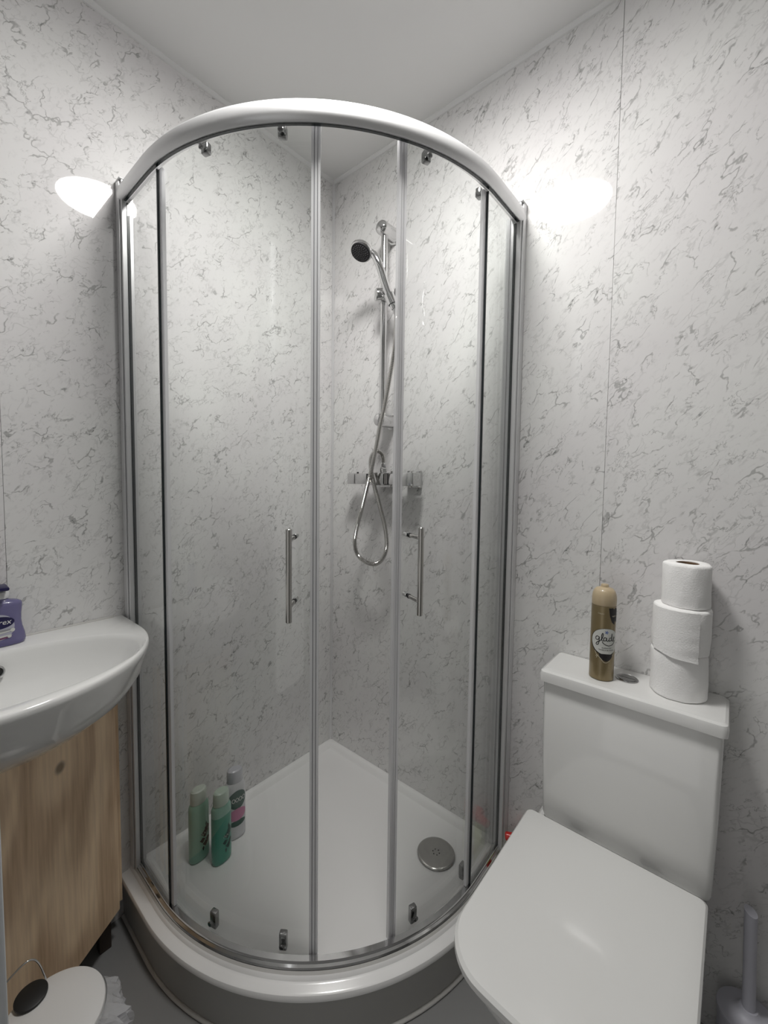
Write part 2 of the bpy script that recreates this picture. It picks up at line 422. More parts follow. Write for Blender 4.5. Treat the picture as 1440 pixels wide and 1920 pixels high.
loft('riser', [loop(o, w_, z) for o, w_, z in [(.030, .002, .0), (.040, .002, .0), (.040, .002, .1075), (.030, .002, .1075)]], RISER, tray, False)
loft('tray_body', [loop(o, w_, z) for o, w_, z in [(.032, .0005, .108), (.043, .0005, .1083), (.0465, .0005, .112), (.047, .0005, .119), (.0445, .0005, .125), (.040, .0005, .1275), (.027, .0005, .1285), (.0225, .0005, .131), (.0205, .0005, .1365), (.0175, .0005, .139),
      (-.016, .010, .139), (-.022, .015, .1365), (-.027, .020, .130), (-.034, .027, .1215), (-.048, .040, .1185), (-.10, .08, .1165), (-.20, .16, .1155)]], ACRYL, tray)
sil = tube('silicone_bead', [Vector((*qp(T, .0425), .004)) for T in Trange(TL+.5, TR-.5, 2)], .005, SILIC, tray, 8)
DX, DY, DZ = .628, -.150, .1175
dn = lathe('drain_cover', [(.050, 0), (.056, .001), (.057, .004), (.055, .0062), (.050, .0070), (.001, .0072)], (DX, DY, DZ), STEEL, tray, 56)
for k in range(6):
    a = 2*PI*k/6+.3; rr_ = .010
    lathe('drain_hole', [(.0021, 0), (.0021, .0004)], (DX+rr_*math.cos(a), DY+rr_*math.sin(a), DZ+.0071), BLACK, dn, 10)

# ------------------------------------------------------------ enclosure
enc = thing('shower_enclosure', 'curved quadrant shower enclosure with aluminium frame and clear sliding doors', 'shower enclosure', (.35, -.35, .139))
ZB, ZT = .1392, 1.981
sweep('top_rail', [(-.012, ZT+.004), (.006, ZT-.006), (.0135, ZT-.008), (.0180, ZT-.005), (.0210, ZT+.001), (.0222, ZT+.008), (.0208, ZT+.017), (.0185, ZT+.028), (.0125, ZT+.0370), (.005, ZT+.0415), (-.003, ZT+.0440), (-.010, ZT+.0440), (-.012, ZT+.040)], TL+2.0, TR-2.0, ALU, enc, 1.0, 30)
sweep('rail_seal', [(.0035, ZT-.0085), (.0100, ZT-.0090), (.0100, ZT-.0078), (.0035, ZT-.0062)], TL+2.2, TR-2.2, DARKSEAL, enc)
sweep('bottom_rail', [(-.0145, ZB), (.010, ZB), (.0125, ZB+.004), (.011, ZB+.010), (.006, ZB+.0125), (.005, ZB+.019), (-.007, ZB+.020), (-.0145, ZB+.010)], TL+2.0, TR-2.0, CHROME, enc, 1.0, 30)
sweep('rim_sealant', [(.0126, ZB), (.0172, ZB), (.0130, ZB+.005)], TL+2.2, TR-2.2, SILIC, enc)
def profile(side):
    # U-shaped wall channel with a slim inner post
    def bb(u0, u1, v0, v1, z0, z1):  # u along wall (outwards), v away from wall
        return ((v0, -u1, z0), (v1, -u0, z1)) if side == 'L' else ((u0, -v1, z0), (u1, -v0, z1))
    bm = bmesh.new()
    for (u0, u1, v0, v1) in ((S-.016, S+.019, .0, .0035), (S+.0155, S+.019, .0035, .024), (S-.016, S-.0125, .0035, .024), (S-.0122, S+.0152, .018, .033)):
        lo, hi = bb(u0, u1, v0, v1, ZB, ZT+.042); box_bm(lo, hi, .0008, 1, bm)
    bmo('wall_profile', bm, ALU, enc)
    bm = bmesh.new(); lo, hi = bb(S-.0035, S+.0035, .0331, .0352, ZB+.02, ZT-.012); box_bm(lo, hi, 0, 1, bm)
    bmo('profile_gasket', bm, DARKSEAL, enc)
    bm = bmesh.new(); lo, hi = bb(S-.017, S+.0200, .0, .034, ZT+.0425, ZT+.047); box_bm(lo, hi, .0015, 2, bm)
    bmo('profile_cap', bm, TRIMW, enc)
profile('L'); profile('R')
TPL = TL+.0353/KD; TPR = TR-.0353/KD
def fixed(T0, T1, end):
    g = sweep('fixed_panel', rect(-.003, .003, ZB+.021, ZT+.003 if False else ZT-.011), T0, T1, GLASS, enc)
    if end == 'L': a, b, c_ = T1, T1+.32, T1+1.65
    else: a, b, c_ = T0-.32, T0, T0-1.65
    sweep('panel_edge', rect(-.0035, .0035, ZB+.021, ZT-.011), a, b, DARKSEAL, g, .2)
    if end == 'L': sweep('seal_strip', rect(-.009, -.001, ZB+.021, ZT-.011), b, c_, STRIP, g, .5)
    else: sweep('seal_strip', rect(-.009, -.001, ZB+.021, ZT-.011), c_, a, STRIP, g, .5)
fixed(TPL, 4.1, 'L'); fixed(87.3, TPR, 'R')
def door(T0, T1, lead, trail, th, rollers):
    off = -.021
    d = sweep('sliding_door', rect(off-.003, off+.003, ZB+.006, ZT+.012), T0, T1, GLASS, enc)
    s = 1 if lead > trail else -1
    # ribbed closing strip on the leading edge
    V = []
    def strip(a, w_, o0, o1, m, nm='edge_strip'):
        lo, hi = (a, a+w_) if s > 0 else (a-w_, a)
        return sweep(nm, rect(off+o0, off+o1, ZB+.004, ZT+.013), lo, hi, m, d, .4)
    strip(lead+s*.02, .55, -.006, .006, STRIP); strip(lead+s*.60, .12, -.004, .004, STRIPLINE, 'strip_groove'); strip(lead+s*.74, .55, -.007, .007, STRIP)
    strip(lead+s*1.32, .10, -.004, .004, STRIPLINE, 'strip_groove'); strip(lead+s*1.44, .5, -.005, .009, STRIP)
    lo, hi = (trail-s*.8, trail-s*.02); lo, hi = min(lo, hi), max(lo, hi)
    sweep('trailing_seal', rect(off-.005, off+.006, ZB+.006, ZT+.010), lo, hi, STRIP, d, .4)
    # bar handle
    hb = off+.055
    x, y = qp(th, hb)
    hd = lathe('door_handle', [(.0055, .954), (.0065, .955), (.0065, 1.151), (.0055, 1.152)], (x, y, 0), STEEL, d, 24)
    for z in (.985, 1.128):
        a = Vector((*qp(th, hb-.006), z)); b = Vector((*qp(th, off+.0035), z)); c = Vector((*qp(th, off-.0035), z)); e = Vector((*qp(th, off-.020), z))
        cyl('handle_post', a, a.lerp(b, .88), .0048, STEEL, d, 16, .0006)
        cyl('handle_washer', a.lerp(b, .885), b, .0056, RUBBER, d, 16)
        cyl('handle_cap', c, e, .0056, CHROME, d, 16, .0015)
    for T in rollers:
        for (z0, z1, nm) in ((ZT-.006, ZT+.018, 'top_roller'), (ZB+.004, ZB+.046, 'bottom_roller')):
            x0, y0 = qp(T, off-.0035); nx, ny = (Vector(qp(T, 1))-Vector(qp(T, 0))); nx, ny = Vector((nx, ny)).normalized()
            tx, ty = -ny, nx
            bm = box_bm((-.0095, -.014, z0), (.0095, 0, z1), .003, 2)
            box_bm((-.0055, -.0165, z0+.004), (.0055, -.0135, z1-.006), .002, 2, bm)
            for v in bm.verts: v.co = Vector((x0+tx*v.co.x+nx*v.co.y, y0+ty*v.co.x+ny*v.co.y, v.co.z))
            bmo(nm, bm, ROLLER, d)
            # outer button of the roller
            a = Vector((*qp(T, off+.0032), (z0+z1)/2 if nm[0] == 'b' else z0+.008)); b = Vector((*qp(T, off+.0065), a.z))
            cyl('roller_button', a, b, .0062, ROLLER, d, 16, .001)
    return d
door(2.2, 42.7, 42.7, 2.2, 39.2, (17.2, 36.3))
door(63.4, 103.5, 63.4, 103.5, 65.6, (69.2, 88.8))

# ------------------------------------------------------------ shower fittings
ZM = 1.256
mx_ = thing('shower_mixer', 'square chrome thermostatic shower mixer bar on the right wall', 'shower mixer', (.32, 0, ZM))
def sq(name, x0, x1, y0, y1, z0, z1, m, bev=.0025, par=None): return box(name, (x0, y0, z0), (x1, y1, z1), m, par or mx_, bev)
sq('temperature_handle', .166, .203, -.080, -.042, ZM-.020, ZM+.020, CHROME)
sq('handle_collar', .2045, .262, -.079, -.043, ZM-.019, ZM+.019, CHROME)
sq('temperature_button', .198, .204, -.062, -.056, ZM+.0195, ZM+.025, BLACK, .001)
sq('black_ring', .2625, .2745, -.078, -.044, ZM-.0185, ZM+.0185, RUBBER, .001)
sq('mixer_body', .275, .344, -.083, -.039, ZM-.0225, ZM+.0225, CHROME, .003)
sq('flow_grip', .3445, .362, -.079, -.043, ZM-.020, ZM+.020, RUBBER, .001)
for k in range(3): sq('grip_rib', .347+k*.005, .349+k*.005, -.0805, -.0792, ZM-.018, ZM+.018, STEEL, 0)
sq('mixer_bar', .3625, .404, -.079, -.043, ZM-.019, ZM+.019, CHROME)
sq('flow_handle', .4045, .470, -.083, -.040, ZM-.0225, ZM+.0225, CHROME, .003)
for x in (.302, .422):
    sq('wall_plate', x-.029, x+.029, -.014, -.0003, ZM-.030, ZM+.030, CHROME, .003)
    sq('inlet_elbow', x-.017, x+.017, -.0395, -.0142, ZM-.017, ZM+.017, CHROME, .002)
HXO = .326
lathe('hose_outlet', [(.012, 0), (.012, .014), (.0105, .016), (.0105, .019)], (HXO, -.061, ZM+.0226), CHROME, mx_, 6, smooth=20)

rail = thing('riser_rail', 'vertical chrome riser rail with round wall brackets', 'shower rail', (.316, 0, 1.46))
RX, RY = .316, -.058
cyl('rail', (RX, RY, 1.462), (RX, RY, 2.108), .0115, CHROME, rail, 28)
for z in (2.110, 1.462):
    lathe('wall_bracket', [(.028, .0003), (.028, .005), (.0235, .008), (.0230, .050), (.0235, .072), (.021, .081), (.014, .086), (.001, .088)], (RX, 0, z), CHROME, rail, 32, axis=(0, -1, 0))
lathe('slider_knob', [(.0220, 0), (.0225, .036), (.0200, .042), (.001, .044)], (RX+.012, RY+.004, 1.886), CHROME, rail, 28, axis=(-.55, -.83, 0))
HP0 = Vector((.3750, -.0825, 1.838)); HA = (Vector((.3580, -.0970, 1.893))-Vector((.3750, -.0825, 1.838))).normalized()
hold = lathe('handset_holder', [(.0142, 0), (.0168, 0), (.0178, .034), (.0148, .034), (.0142, 0)], HP0, CHROME, rail, 28, axis=HA, cap=False)
cyl('holder_arm', (RX+.008, RY, 1.884), (RX+.034, -.070, 1.868), .0105, CHROME, rail, 20, .001)
cyl('holder_knob', (RX+.040, -.046, 1.893), (RX+.054, -.030, 1.897), .014, BLACK, rail, 20, .002)

hs = thing('shower_handset', 'chrome shower handset with dark spray face clipped on the riser rail', 'shower head', (.39, -.09, 1.84))
n_ = Vector((.036, -.515, -.845)).normalized(); hc = Vector((.300, -.160, 2.000))
hb = lathe('handset_head', [(.0335, -.001), (.0370, .000), (.0375, .006), (.0340, .013), (.024, .020), (.010, .024), (.001, .025)], hc, CHROME, hs, 40, axis=-n_)
sf = lathe('spray_face', [(.0330, 0), (.0325, .0028), (.001, .0034)], hc+n_*.0012, RUBBER, hs, 40, axis=n_)
e1 = n_.orthogonal().normalized(); e2 = n_.cross(e1)
V, Fc = [], []
for rad, cnt in ((.006, 6), (.0125, 11), (.019, 16), (.0255, 22)):
    for k in range(cnt):
        a = 2*PI*k/cnt; p = hc+n_*.004+(e1*math.cos(a)+e2*math.sin(a))*rad; b0 = len(V)
        for zz, q in ((0, .0011), (.0022, .0007)):
            for j in range(5):
                c_ = 2*PI*j/5; V.append(p+n_*zz+(e1*math.cos(c_)+e2*math.sin(c_))*q)
        for j in range(5): Fc.append((b0+j, b0+(j+1) % 5, b0+5+(j+1) % 5, b0+5+j))
        Fc.append(tuple(b0+5+j for j in range(5)))
noz = mk('spray_nozzles', V, Fc, STRIPLINE, sf, 0); noz['kind'] = 'stuff'
hp = catmull([hc+Vector((.012, .016, .006)), hc+Vector((.030, .029, -.006)), hc+Vector((.046, .040, -.040)), Vector((.3580, -.0970, 1.893)), Vector((.3750, -.0825, 1.838)), Vector((.3800, -.0785, 1.822))], 8)
tube('handset_handle', hp, lambda i: .0100+.0032*math.sin(min(1, i/len(hp))*PI), CHROME, hs, 18)
cyl('hose_nut', hp[-1], hp[-1]+(hp[-1]-hp[-3]).normalized()*.016, .0088, CHROME, hs, 8)

HZ = [(.3855, -.0745, 1.806), (.3885, -.079, 1.777), (.390, -.088, 1.693), (.378, -.093, 1.608), (.358, -.097, 1.504), (.343, -.103, 1.434), (.332, -.109, 1.362), (.315, -.112, 1.289), (.292, -.110, 1.224), (.268, -.106, 1.157), (.240, -.100, 1.087), (.224, -.097, 1.027), (.236, -.094, .980), (.278, -.092, .957), (.323, -.092, .958), (.355, -.092, .983), (.372, -.094, 1.026), (.366, -.096, 1.089), (.343, -.098, 1.161), (.316, -.098, 1.234), (.297, -.094, 1.289), (.292, -.088, 1.330), (.303, -.079, 1.352), (.317, -.066, 1.349), (.3255, -.0615, 1.330), (.326, -.061, 1.306)]
hose = thing('shower_hose', 'ribbed metal shower hose hanging in a long loop', 'hose', (.326, -.061, .95))
P = catmull(HZ, 64)
# resample evenly so that the ribs are regular
L_ = [0]
for i in range(1, len(P)): L_.append(L_[-1]+(P[i]-P[i-1]).length)
tot = L_[-1]; nseg = int(tot/.0014); Q = []; j = 0
for i in range(nseg+1):
    s_ = tot*i/nseg
    while j < len(L_)-2 and L_[j+1] < s_: j += 1
    Q.append(P[j].lerp(P[j+1], (s_-L_[j])/max(1e-9, L_[j+1]-L_[j])))
tube('hose_tube', Q, lambda i: (.0078, .0078, .0064, .0064)[i % 4], STEEL, hose, 12, 25)
lathe('hose_nut', [(.0078, 0), (.0105, .001), (.0105, .010), (.0075, .016)], (.326, -.061, ZM+.0418), CHROME, hose, 8, smooth=20)

# ------------------------------------------------------------ toilet
wc = thing('toilet', 'white close-coupled toilet with its squared lid closed', 'toilet', (1.093, -.3, 0))
TX0, TX1, TXC = .905, 1.262, 1.0835
def dshape(x0, x1, yb, yf, z, rb=.015, rf=.075, bulge=.014, n=12):
    P = []; xc = (x0+x1)/2; hw = (x1-x0)/2
    P += [(x0+rb-rb*math.sin(PI/2*k/4), yb-rb+rb*math.cos(PI/2*k/4), z) for k in range(5)]
    def fx(x): return yf+bulge*((x-xc)/hw)**2
    for k in range(1, 7):  # left side
        P.append((x0, yb-rb+(yf+rf+bulge-(yb-rb))*k/7, z))
    for k in range(n+1):
        a = PI/2*k/n; x = x0+rf-rf*math.cos(a); P.append((x, yf+rf-rf*math.sin(a)+bulge*((x-xc)/hw)**2, z))
    m_ = []
    for k in range(1, 12):
        x = x0+rf+(x1-x0-2*rf)*k/12; P.append((x, fx(x), z))
    for k in range(n+1):
        a = PI/2*(1-k/n); x = x1-rf+rf*math.cos(a); P.append((x, yf+rf-rf*math.sin(a)+bulge*((x-xc)/hw)**2, z))
    for k in range(1, 7):
        P.append((x1, yf+rf+bulge+(yb-rb-(yf+rf+bulge))*k/7, z))
    P += [(x1-rb+rb*math.cos(PI/2*k/4), yb-rb+rb*math.sin(PI/2*k/4), z) for k in range(5)]
    return P
def solid(name, rings, m, parent, smooth=35):
    V, Fc = [], []; n = len(rings[0])
    for r_ in rings: V += r_
    for i in range(len(rings)-1):
        for k in range(n):
            a, b = i*n+k, i*n+(k+1) % n; Fc.append((a, b, b+n, a+n))
    Fc.append(tuple(range(n))[::-1]); Fc.append(tuple(range((len(rings)-1)*n, len(rings)*n)))
    o = mk(name, V, Fc, m, parent, smooth)
    for p in o.data.polygons:
        if len(p.vertices) > 4: p.use_smooth = False   # end caps are flat
    return o
def ds(e, yb, yf, z, rf=.08, bl=.014): return dshape(TX0+e, TX1-e, yb-e, yf+e, z, .014, rf, bl)
solid('pan', [dshape(TX0+.055, TX1-.055, -.002, -.44, .0, .02, .09), dshape(TX0+.052, TX1-.052, -.002, -.45, .02, .02, .09), dshape(TX0+.048, TX1-.048, -.002, -.47, .15, .02, .09), dshape(TX0+.030, TX1-.030, -.002, -.535, .30, .02, .09), dshape(TX0+.012, TX1-.012, -.002, -.578, .375, .02, .09), dshape(TX0+.010, TX1-.010, -.002, -.583, .392, .02, .09), dshape(TX0+.016, TX1-.016, -.006, -.578, .398, .02, .09)], CERAM, wc)
solid('seat', [ds(.012, -.172, -.592, .3990), ds(.006, -.170, -.597, .400), ds(.004, -.168, -.599, .406), ds(.006, -.170, -.597, .413)], SEATM, wc)
solid('lid', [ds(.008, -.170, -.598, .4150), ds(.002, -.168, -.602, .4165), ds(.0, -.166, -.604, .421), ds(.0005, -.166, -.604, .430), ds(.004, -.168, -.602, .4345), ds(.012, -.174, -.596, .4362), ds(.03, -.185, -.585, .4368), ds(.036, -.188, -.582, .4368)], SEATM, wc, 25)
for x in (TXC-.075, TXC+.075): cyl('hinge', (x-.02, -.158, .412), (x+.02, -.158, .412), .0075, CHROME, wc, 18, .001)
def rrect(x0, x1, y0, y1, z, r=.012, n=5):
    P = []
    for cx, cy, a0 in ((x1-r, y1-r, 0), (x0+r, y1-r, PI/2), (x0+r, y0+r, PI), (x1-r, y0+r, 1.5*PI)):
        for k in range(n+1): a = a0+PI/2*k/n; P.append((cx+r*math.cos(a), cy+r*math.sin(a), z))
    return P
solid('cistern', [rrect(.945, 1.252, -.120, -.001, .3995), rrect(.931, 1.264, -.133, -.001, .404), rrect(.928, 1.266, -.136, -.001, .415), rrect(.924, 1.269, -.138, -.001, .55), rrect(.921, 1.270, -.140, -.001, .752), rrect(.923, 1.268, -.138, -.001, .7555)], CERAM, wc)
solid('cistern_lid', [rrect(.918, 1.273, -.144, -.0006, .7570), rrect(.914, 1.2765, -.149, -.0006, .759), rrect(.9135, 1.2770, -.1495, -.0006, .776), rrect(.9155, 1.2750, -.1475, -.0010, .783), rrect(.921, 1.270, -.142, -.003, .7868), rrect(.935, 1.256, -.128, -.008, .7875), rrect(.940, 1.251, -.123, -.012, .7875)], CERAM, wc, 25)
BX, BY = 1.0895, -.060
fb = lathe('flush_button', [(.0235, 0), (.0235, .0015), (.0215, .003), (.0195, .0022), (.0190, .0015)], (BX, BY, .7876), BUTTON, wc, 40)
for s in (-1, 1):
    V = [(BX+.0172*math.cos(a)*1, BY+s*.001+.0172*s*math.sin(a), z) for z in (.7886, .7905) for a in [PI*k/16 for k in range(17)]]
    mk('button_half', V, [tuple(range(17)), tuple(range(17, 34))]+[(k, (k+1) % 17, (k+1) % 17+17, k+17) for k in range(17)], BUTTON, fb, 30)

# ------------------------------------------------------------ things on the cistern
ZC = .7878
# rolls
def roll(x, y, z, ro, ri, h, label, seed, ox=0, lab=None):
    rg = random.Random(seed); n = 72
    t = thing('toilet_roll', label, 'toilet roll', (x, y, z), 'toilet rolls stacked on the cistern')
    V, Fc = [], []
    prof = [(ri, 0.0), (ro-.004, 0), (ro-.0008, .0022), (ro, .006), (ro+.0004, h*.35), (ro+.0002, h*.7), (ro, h-.006), (ro-.001, h-.0022), (ro-.004, h), (ro*.7, h+.0006), (ri, h)]
    ph = [rg.uniform(0, 6.28) for _ in range(6)]
    for i, (r_, zz) in enumerate(prof):
        for k in range(n):
            a = 2*PI*k/n; w_ = 0
            if 1 <= i <= 8: w_ = .0008*math.sin(3*a+ph[0]+zz*20)+.0006*math.sin(7*a+ph[1]-zz*60)+.0005*math.sin(11*a+ph[2]+zz*90)
            V.append((x+(r_+w_)*math.cos(a), y+(r_+w_)*math.sin(a), z+zz+(.0006*math.sin(2*a+ph[3]) if i > 6 else 0)))
    m_ = len(prof)
    for i in range(m_):
        for k in range(n):
            a, b = i*n+k, i*n+(k+1) % n; c_, d_ = ((i+1) % m_)*n+(k+1) % n, ((i+1) % m_)*n+k; Fc.append((a, b, c_, d_))
    mk('paper', V, Fc, PAPER, t, 50)
    V, Fc = [], []
    for r_, zz in ((ri-.0002, .001), (ri-.0002, h-.001), (ri-.0016, h-.001), (ri-.0016, .001)):
        for k in range(40): a = 2*PI*k/40; V.append((x+r_*math.cos(a), y+r_*math.sin(a), z+zz))
    for i in range(4):
        for k in range(40): Fc.append((i*40+k, i*40+(k+1) % 40, ((i+1) % 4)*40+(k+1) % 40, ((i+1) % 4)*40+k))
    mk('cardboard_tube', V, Fc, CARD, t, 50)
    return t
roll(1.186, -.0570, ZC, .0520, .021, .100, 'bottom toilet roll of the three stacked on the cistern', 3)
t2 = roll(1.187, -.0585, ZC+.1012, .0528, .021, .098, 'middle toilet roll of the stack with a loose creased end sheet', 5)
roll(1.192, -.0560, ZC+.2002, .0435, .021, .094, 'top toilet roll of the stack, narrower, showing its cardboard tube', 9)
# loose end sheet of the middle roll
V, Fc = [], []; na, nz = 26, 14
for j in range(nz+1):
    for i in range(na+1):
        f_ = i/na; a = math.radians(-150+98*f_); zz = .0955-(.0955+.013*f_**1.2)*j/nz
        lift = .0010+.0025*(f_**4)+.0011*math.sin(j*1.7+f_*3)*f_*f_*(j/nz)
        if zz < .0: zz = zz*.9
        V.append((1.187+(.0532+lift)*math.cos(a), -.0585+(.0532+lift)*math.sin(a), ZC+.1012+zz+.001*math.sin(f_*9)*(j/nz)))
for j in range(nz):
    for i in range(na): a = j*(na+1)+i; Fc.append((a, a+1, a+na+2, a+na+1))
mk('loose_sheet', V, Fc, PAPER, t2, 60)

# air freshener can
AX, AY = 1.040, -.090; AR = .0262
can = thing('air_freshener_can', 'gold aerosol air freshener can with a white oval label', 'air freshener', (AX, AY, ZC))
lathe('can_body', [(.0240, 0), (.0262, .0015), (AR, .004), (AR, .176), (.0258, .178)], (AX, AY, ZC), GOLD, can, 56)
lathe('spray_cap', [(.0258, .1784), (.0262, .180), (.0262, .194), (.0252, .203), (.0225, .211), (.0180, .2165), (.0095, .2195), (.0085, .2200), (.0082, .2245), (.0070, .2262), (.001, .2266)], (AX, AY, ZC), GOLDCAP, can, 56)
A0 = math.atan2(-1.194+.09, 1.2666-1.04)+math.radians(17)
def cm(rad, e=.0002):
    def f(u, v): a = A0+u/rad; return Vector((AX+(rad+e)*math.cos(a), AY+(rad+e)*math.sin(a), ZC+v))
    return f
ell = lambda a, b, cx, cy: (lambda t: (cx+a*math.cos(2*PI*t), cy+b*math.sin(2*PI*t)))
patch('label_ring', ell(.0345, .0325, 0, .094), cm(AR, .00015), INK, can, 40, 8, (0, .094))
patch('label_oval', ell(.0330, .0310, .0005, .095), cm(AR, .00030), LABW, can, 40, 8, (.0005, .095))
# the word glade, handwritten
g_ = [[(-.0125, .1045), (-.0150, .1060), (-.0178, .1040), (-.0180, .1005), (-.0155, .0990), (-.0128, .1015), (-.0120, .1055), (-.0122, .0990), (-.0130, .0925), (-.0155, .0898), (-.0172, .0915), (-.0150, .0950), (-.0105, .0985), (-.0072, .1040), (-.0060, .1110), (-.0072, .1125), (-.0084, .1080), (-.0082, .1010), (-.0070, .0985), (-.0050, .0995)],
      [(-.0008, .1045), (-.0035, .1055), (-.0052, .1020), (-.0040, .0992), (-.0012, .1005), (-.0004, .1050), (-.0002, .1000), (.0018, .0990), (.0035, .1010)],
      [(.0078, .1050), (.0052, .1050), (.0038, .1015), (.0052, .0990), (.0076, .1010), (.0092, .1070), (.0092, .1130), (.0086, .1080), (.0086, .1010), (.0104, .0990), (.0125, .1015), (.0150, .1045), (.0142, .1065), (.0124, .1045), (.0120, .1005), (.0142, .0985), (.0165, .1000)],
      [(-.0072, .0965), (-.0030, .0925), (.0040, .0905), (.0110, .0925), (.0160, .0975)]]
g_ = [[(x*1.28+.001, (y-.1)*1.28+.0985) for x, y in q] for q in g_]
ribbon('brand_lettering', g_, .0016, cm(AR, .00055), INK, can)
fl5 = lambda t: ((.0005+.0042*(.62+.38*math.cos(5*2*PI*t))*math.cos(2*PI*t)), (.1175)+.0046*(.62+.38*math.cos(5*2*PI*t))*math.sin(2*PI*t))
patch('blue_flower', fl5, cm(AR, .0005), INKB, can, 50, 2, (.0005, .1175))
text('scent_lettering', 'ROMANTIC', .0042, lambda u, v: cm(AR, .00055)(u+.002, v+.0800), INK, can, width=.021)
text('scent_lettering', 'VANILLA BLOSSOM', .0042, lambda u, v: cm(AR, .00055)(u+.002, v+.0752), INK, can, width=.034)
patch('black_band', lambda t: (.001+.0150*math.cos(2*PI*t)*(1 if math.sin(2*PI*t) > 0 else .55+.45*abs(math.cos(2*PI*t))), .0640+(.0020 if math.sin(2*PI*t) > 0 else .0155)*math.sin(2*PI*t)), cm(AR, .0005), INK, can, 40, 4, (.001, .062))
patch('black_flag', lambda t: [(.0030, .1755), (.012, .1755), (.022, .1755), (.030, .173), (.030, .140), (.018, .136), (.0110, .142), (.0055, .158)][int(t*8) % 8], cm(AR, .0003), INK, can, 8, 6, (.016, .160))
text('flag_lettering', 'NEW', .005, lambda u, v: cm(AR, .0005)(u+.017, v+.156), CREAMP, can)
ribbon('cream_swirl', [[(-.023, .070), (-.019, .062), (-.014, .058), (-.009, .053), (-.003, .046), (.004, .046), (.010, .051)], [(-.021, .058), (-.017, .061), (-.019, .054)], [(.012, .058), (.018, .064), (.022, .072)]], .0011, cm(AR, .0004), CREAMP, can)
text('small_lettering', 'Classic', .005, lambda u, v: cm(AR, .0004)(u-.013, v+.161), CREAMP, can)

# ------------------------------------------------------------ basin
bs = thing('wash_basin', 'white ceramic wash basin mounted on the left wall', 'basin', (.2, -1.085, .7))
BYC = -1.085
def bout(sc, z, n=72, xs=1):
    P = []
    for k in range(n+1):
        a = -PI/2+PI*k/n; x = .13+.27*math.cos(a); y = BYC+.295*math.sin(a)
        P.append((max(.0006, .0006+(x)*sc[0]), BYC+(y-BYC)*sc[1], z))
    P += [(.0006+.13*(1-q)*sc[0], BYC+.295*sc[1], z) for q in (.33, .66, 1)]
    P += [(.0006, BYC+.295*sc[1]*(1-2*q/8), z) for q in range(1, 8)]
    P += [(.0006+.13*q*sc[0], BYC-.295*sc[1], z) for q in (0, .33, .66)]
    return P
def bin_(sa, z, n=72):
    """inner bowl ring with the same number of points, matched by angle"""
    base = bout((1, 1), z); P = []
    cx = .205
    for x, y, _ in base:
        a = math.atan2((y-BYC)/.295, (x-cx)/.2)
        ax = (.158 if math.cos(a) > 0 else .135); P.append((cx+ax*sa*math.cos(a), BYC+.262*sa*math.sin(a), z))
    return P
solid('bowl', [bout((.50, .45), .700), bout((.60, .60), .7035), bout((.76, .76), .727), bout((.885, .885), .765), bout((.955, .955), .805), bout((.985, .985), .845), bout((.999, .998), .857), bout((1, 1), .8655), bout((.996, .996), .8705), bout((.985, .986), .8725),
   bin_(1.03, .8715), bin_(1.0, .869), bin_(.975, .861), bin_(.94, .842), bin_(.86, .805), bin_(.70, .778), bin_(.45, .767), bin_(.16, .763), bin_(.08, .762)], CERAM, bs, 50)
lathe('overflow_ring', [(.0085, 0), (.0125, 0), (.0135, .0015), (.0115, .0035), (.0095, .003), (.0085, .001)], (.0905, -1.0655, .834), CHROME, bs, 28, axis=(.93, 0, .35), cap=False)
lathe('overflow_hole', [(.0086, 0), (.0086, .0012)], (.0908, -1.0655, .834), BLACK, bs, 20, axis=(.93, 0, .35))
lathe('waste_plug', [(.020, 0), (.020, .003), (.017, .0045), (.001, .005)], (.20, BYC, .7625), CHROME, bs, 28)
box('back_sealant', (.0002, BYC-.27, .8690), (.006, BYC+.27, .8765), SILIC, bs, .002)

# soap bottle
SX, SY, SZ = .030, -1.047, .8735
so = thing('soap_bottle', 'purple pump bottle of hand soap on the basin ledge', 'soap bottle', (SX, SY, SZ))
def oval(a, b, z, n=40, p=2.6):
    P = []
    for k in range(n):
        t_ = 2*PI*k/n; c, s = math.cos(t_), math.sin(t_)
        P.append((SX+a*math.copysign(abs(c)**(2/p), c), SY+b*math.copysign(abs(s)**(2/p), s), SZ+z))
    return P
prf = [(.0190, .0360, .0), (.0205, .0395, .003), (.0208, .0405, .010), (.0200, .0390, .022), (.0186, .0350, .038), (.0180, .0335, .052), (.0182, .0338, .066), (.0188, .0352, .080), (.0188, .0360, .090), (.0178, .0345, .0945), (.0150, .0280, .0985), (.0120, .0170, .1010), (.0105, .0120, .1030), (.0103, .0103, .1060)]
solid('bottle', [oval(*q) for q in prf], PURPLE, so, 45)
def sb(v):  # half depth of the bottle at height v
    for i in range(len(prf)-1):
        if prf[i][2] <= v <= prf[i+1][2]:
            f = (v-prf[i][2])/(prf[i+1][2]-prf[i][2]); return prf[i][0]+(prf[i+1][0]-prf[i][0])*f, prf[i][1]+(prf[i+1][1]-prf[i][1])*f
    return prf[0][:2]
def sm(e):
    def f(u, v):
        a, b = sb(v); q = min(.97, abs(u)/b); return Vector((SX+a*(1-q**2.6)**(1/2.6)+e, SY+u, SZ+v))
    return f
patch('label_print', ell(.028, .029, -.009, .044), sm(.0004), mat('lilac_label', (.42, .42, .50), .4), so, 36, 6, (-.009, .044))
patch('brand_oval', ell(.0300, .0140, -.011, .054), sm(.0007), NAVY, so, 36, 6, (-.011, .054))
text('brand_lettering', 'Carex', .0165, lambda u, v: sm(.0010)(u-.0075, v+.0545), INKW, so, .2, .040)
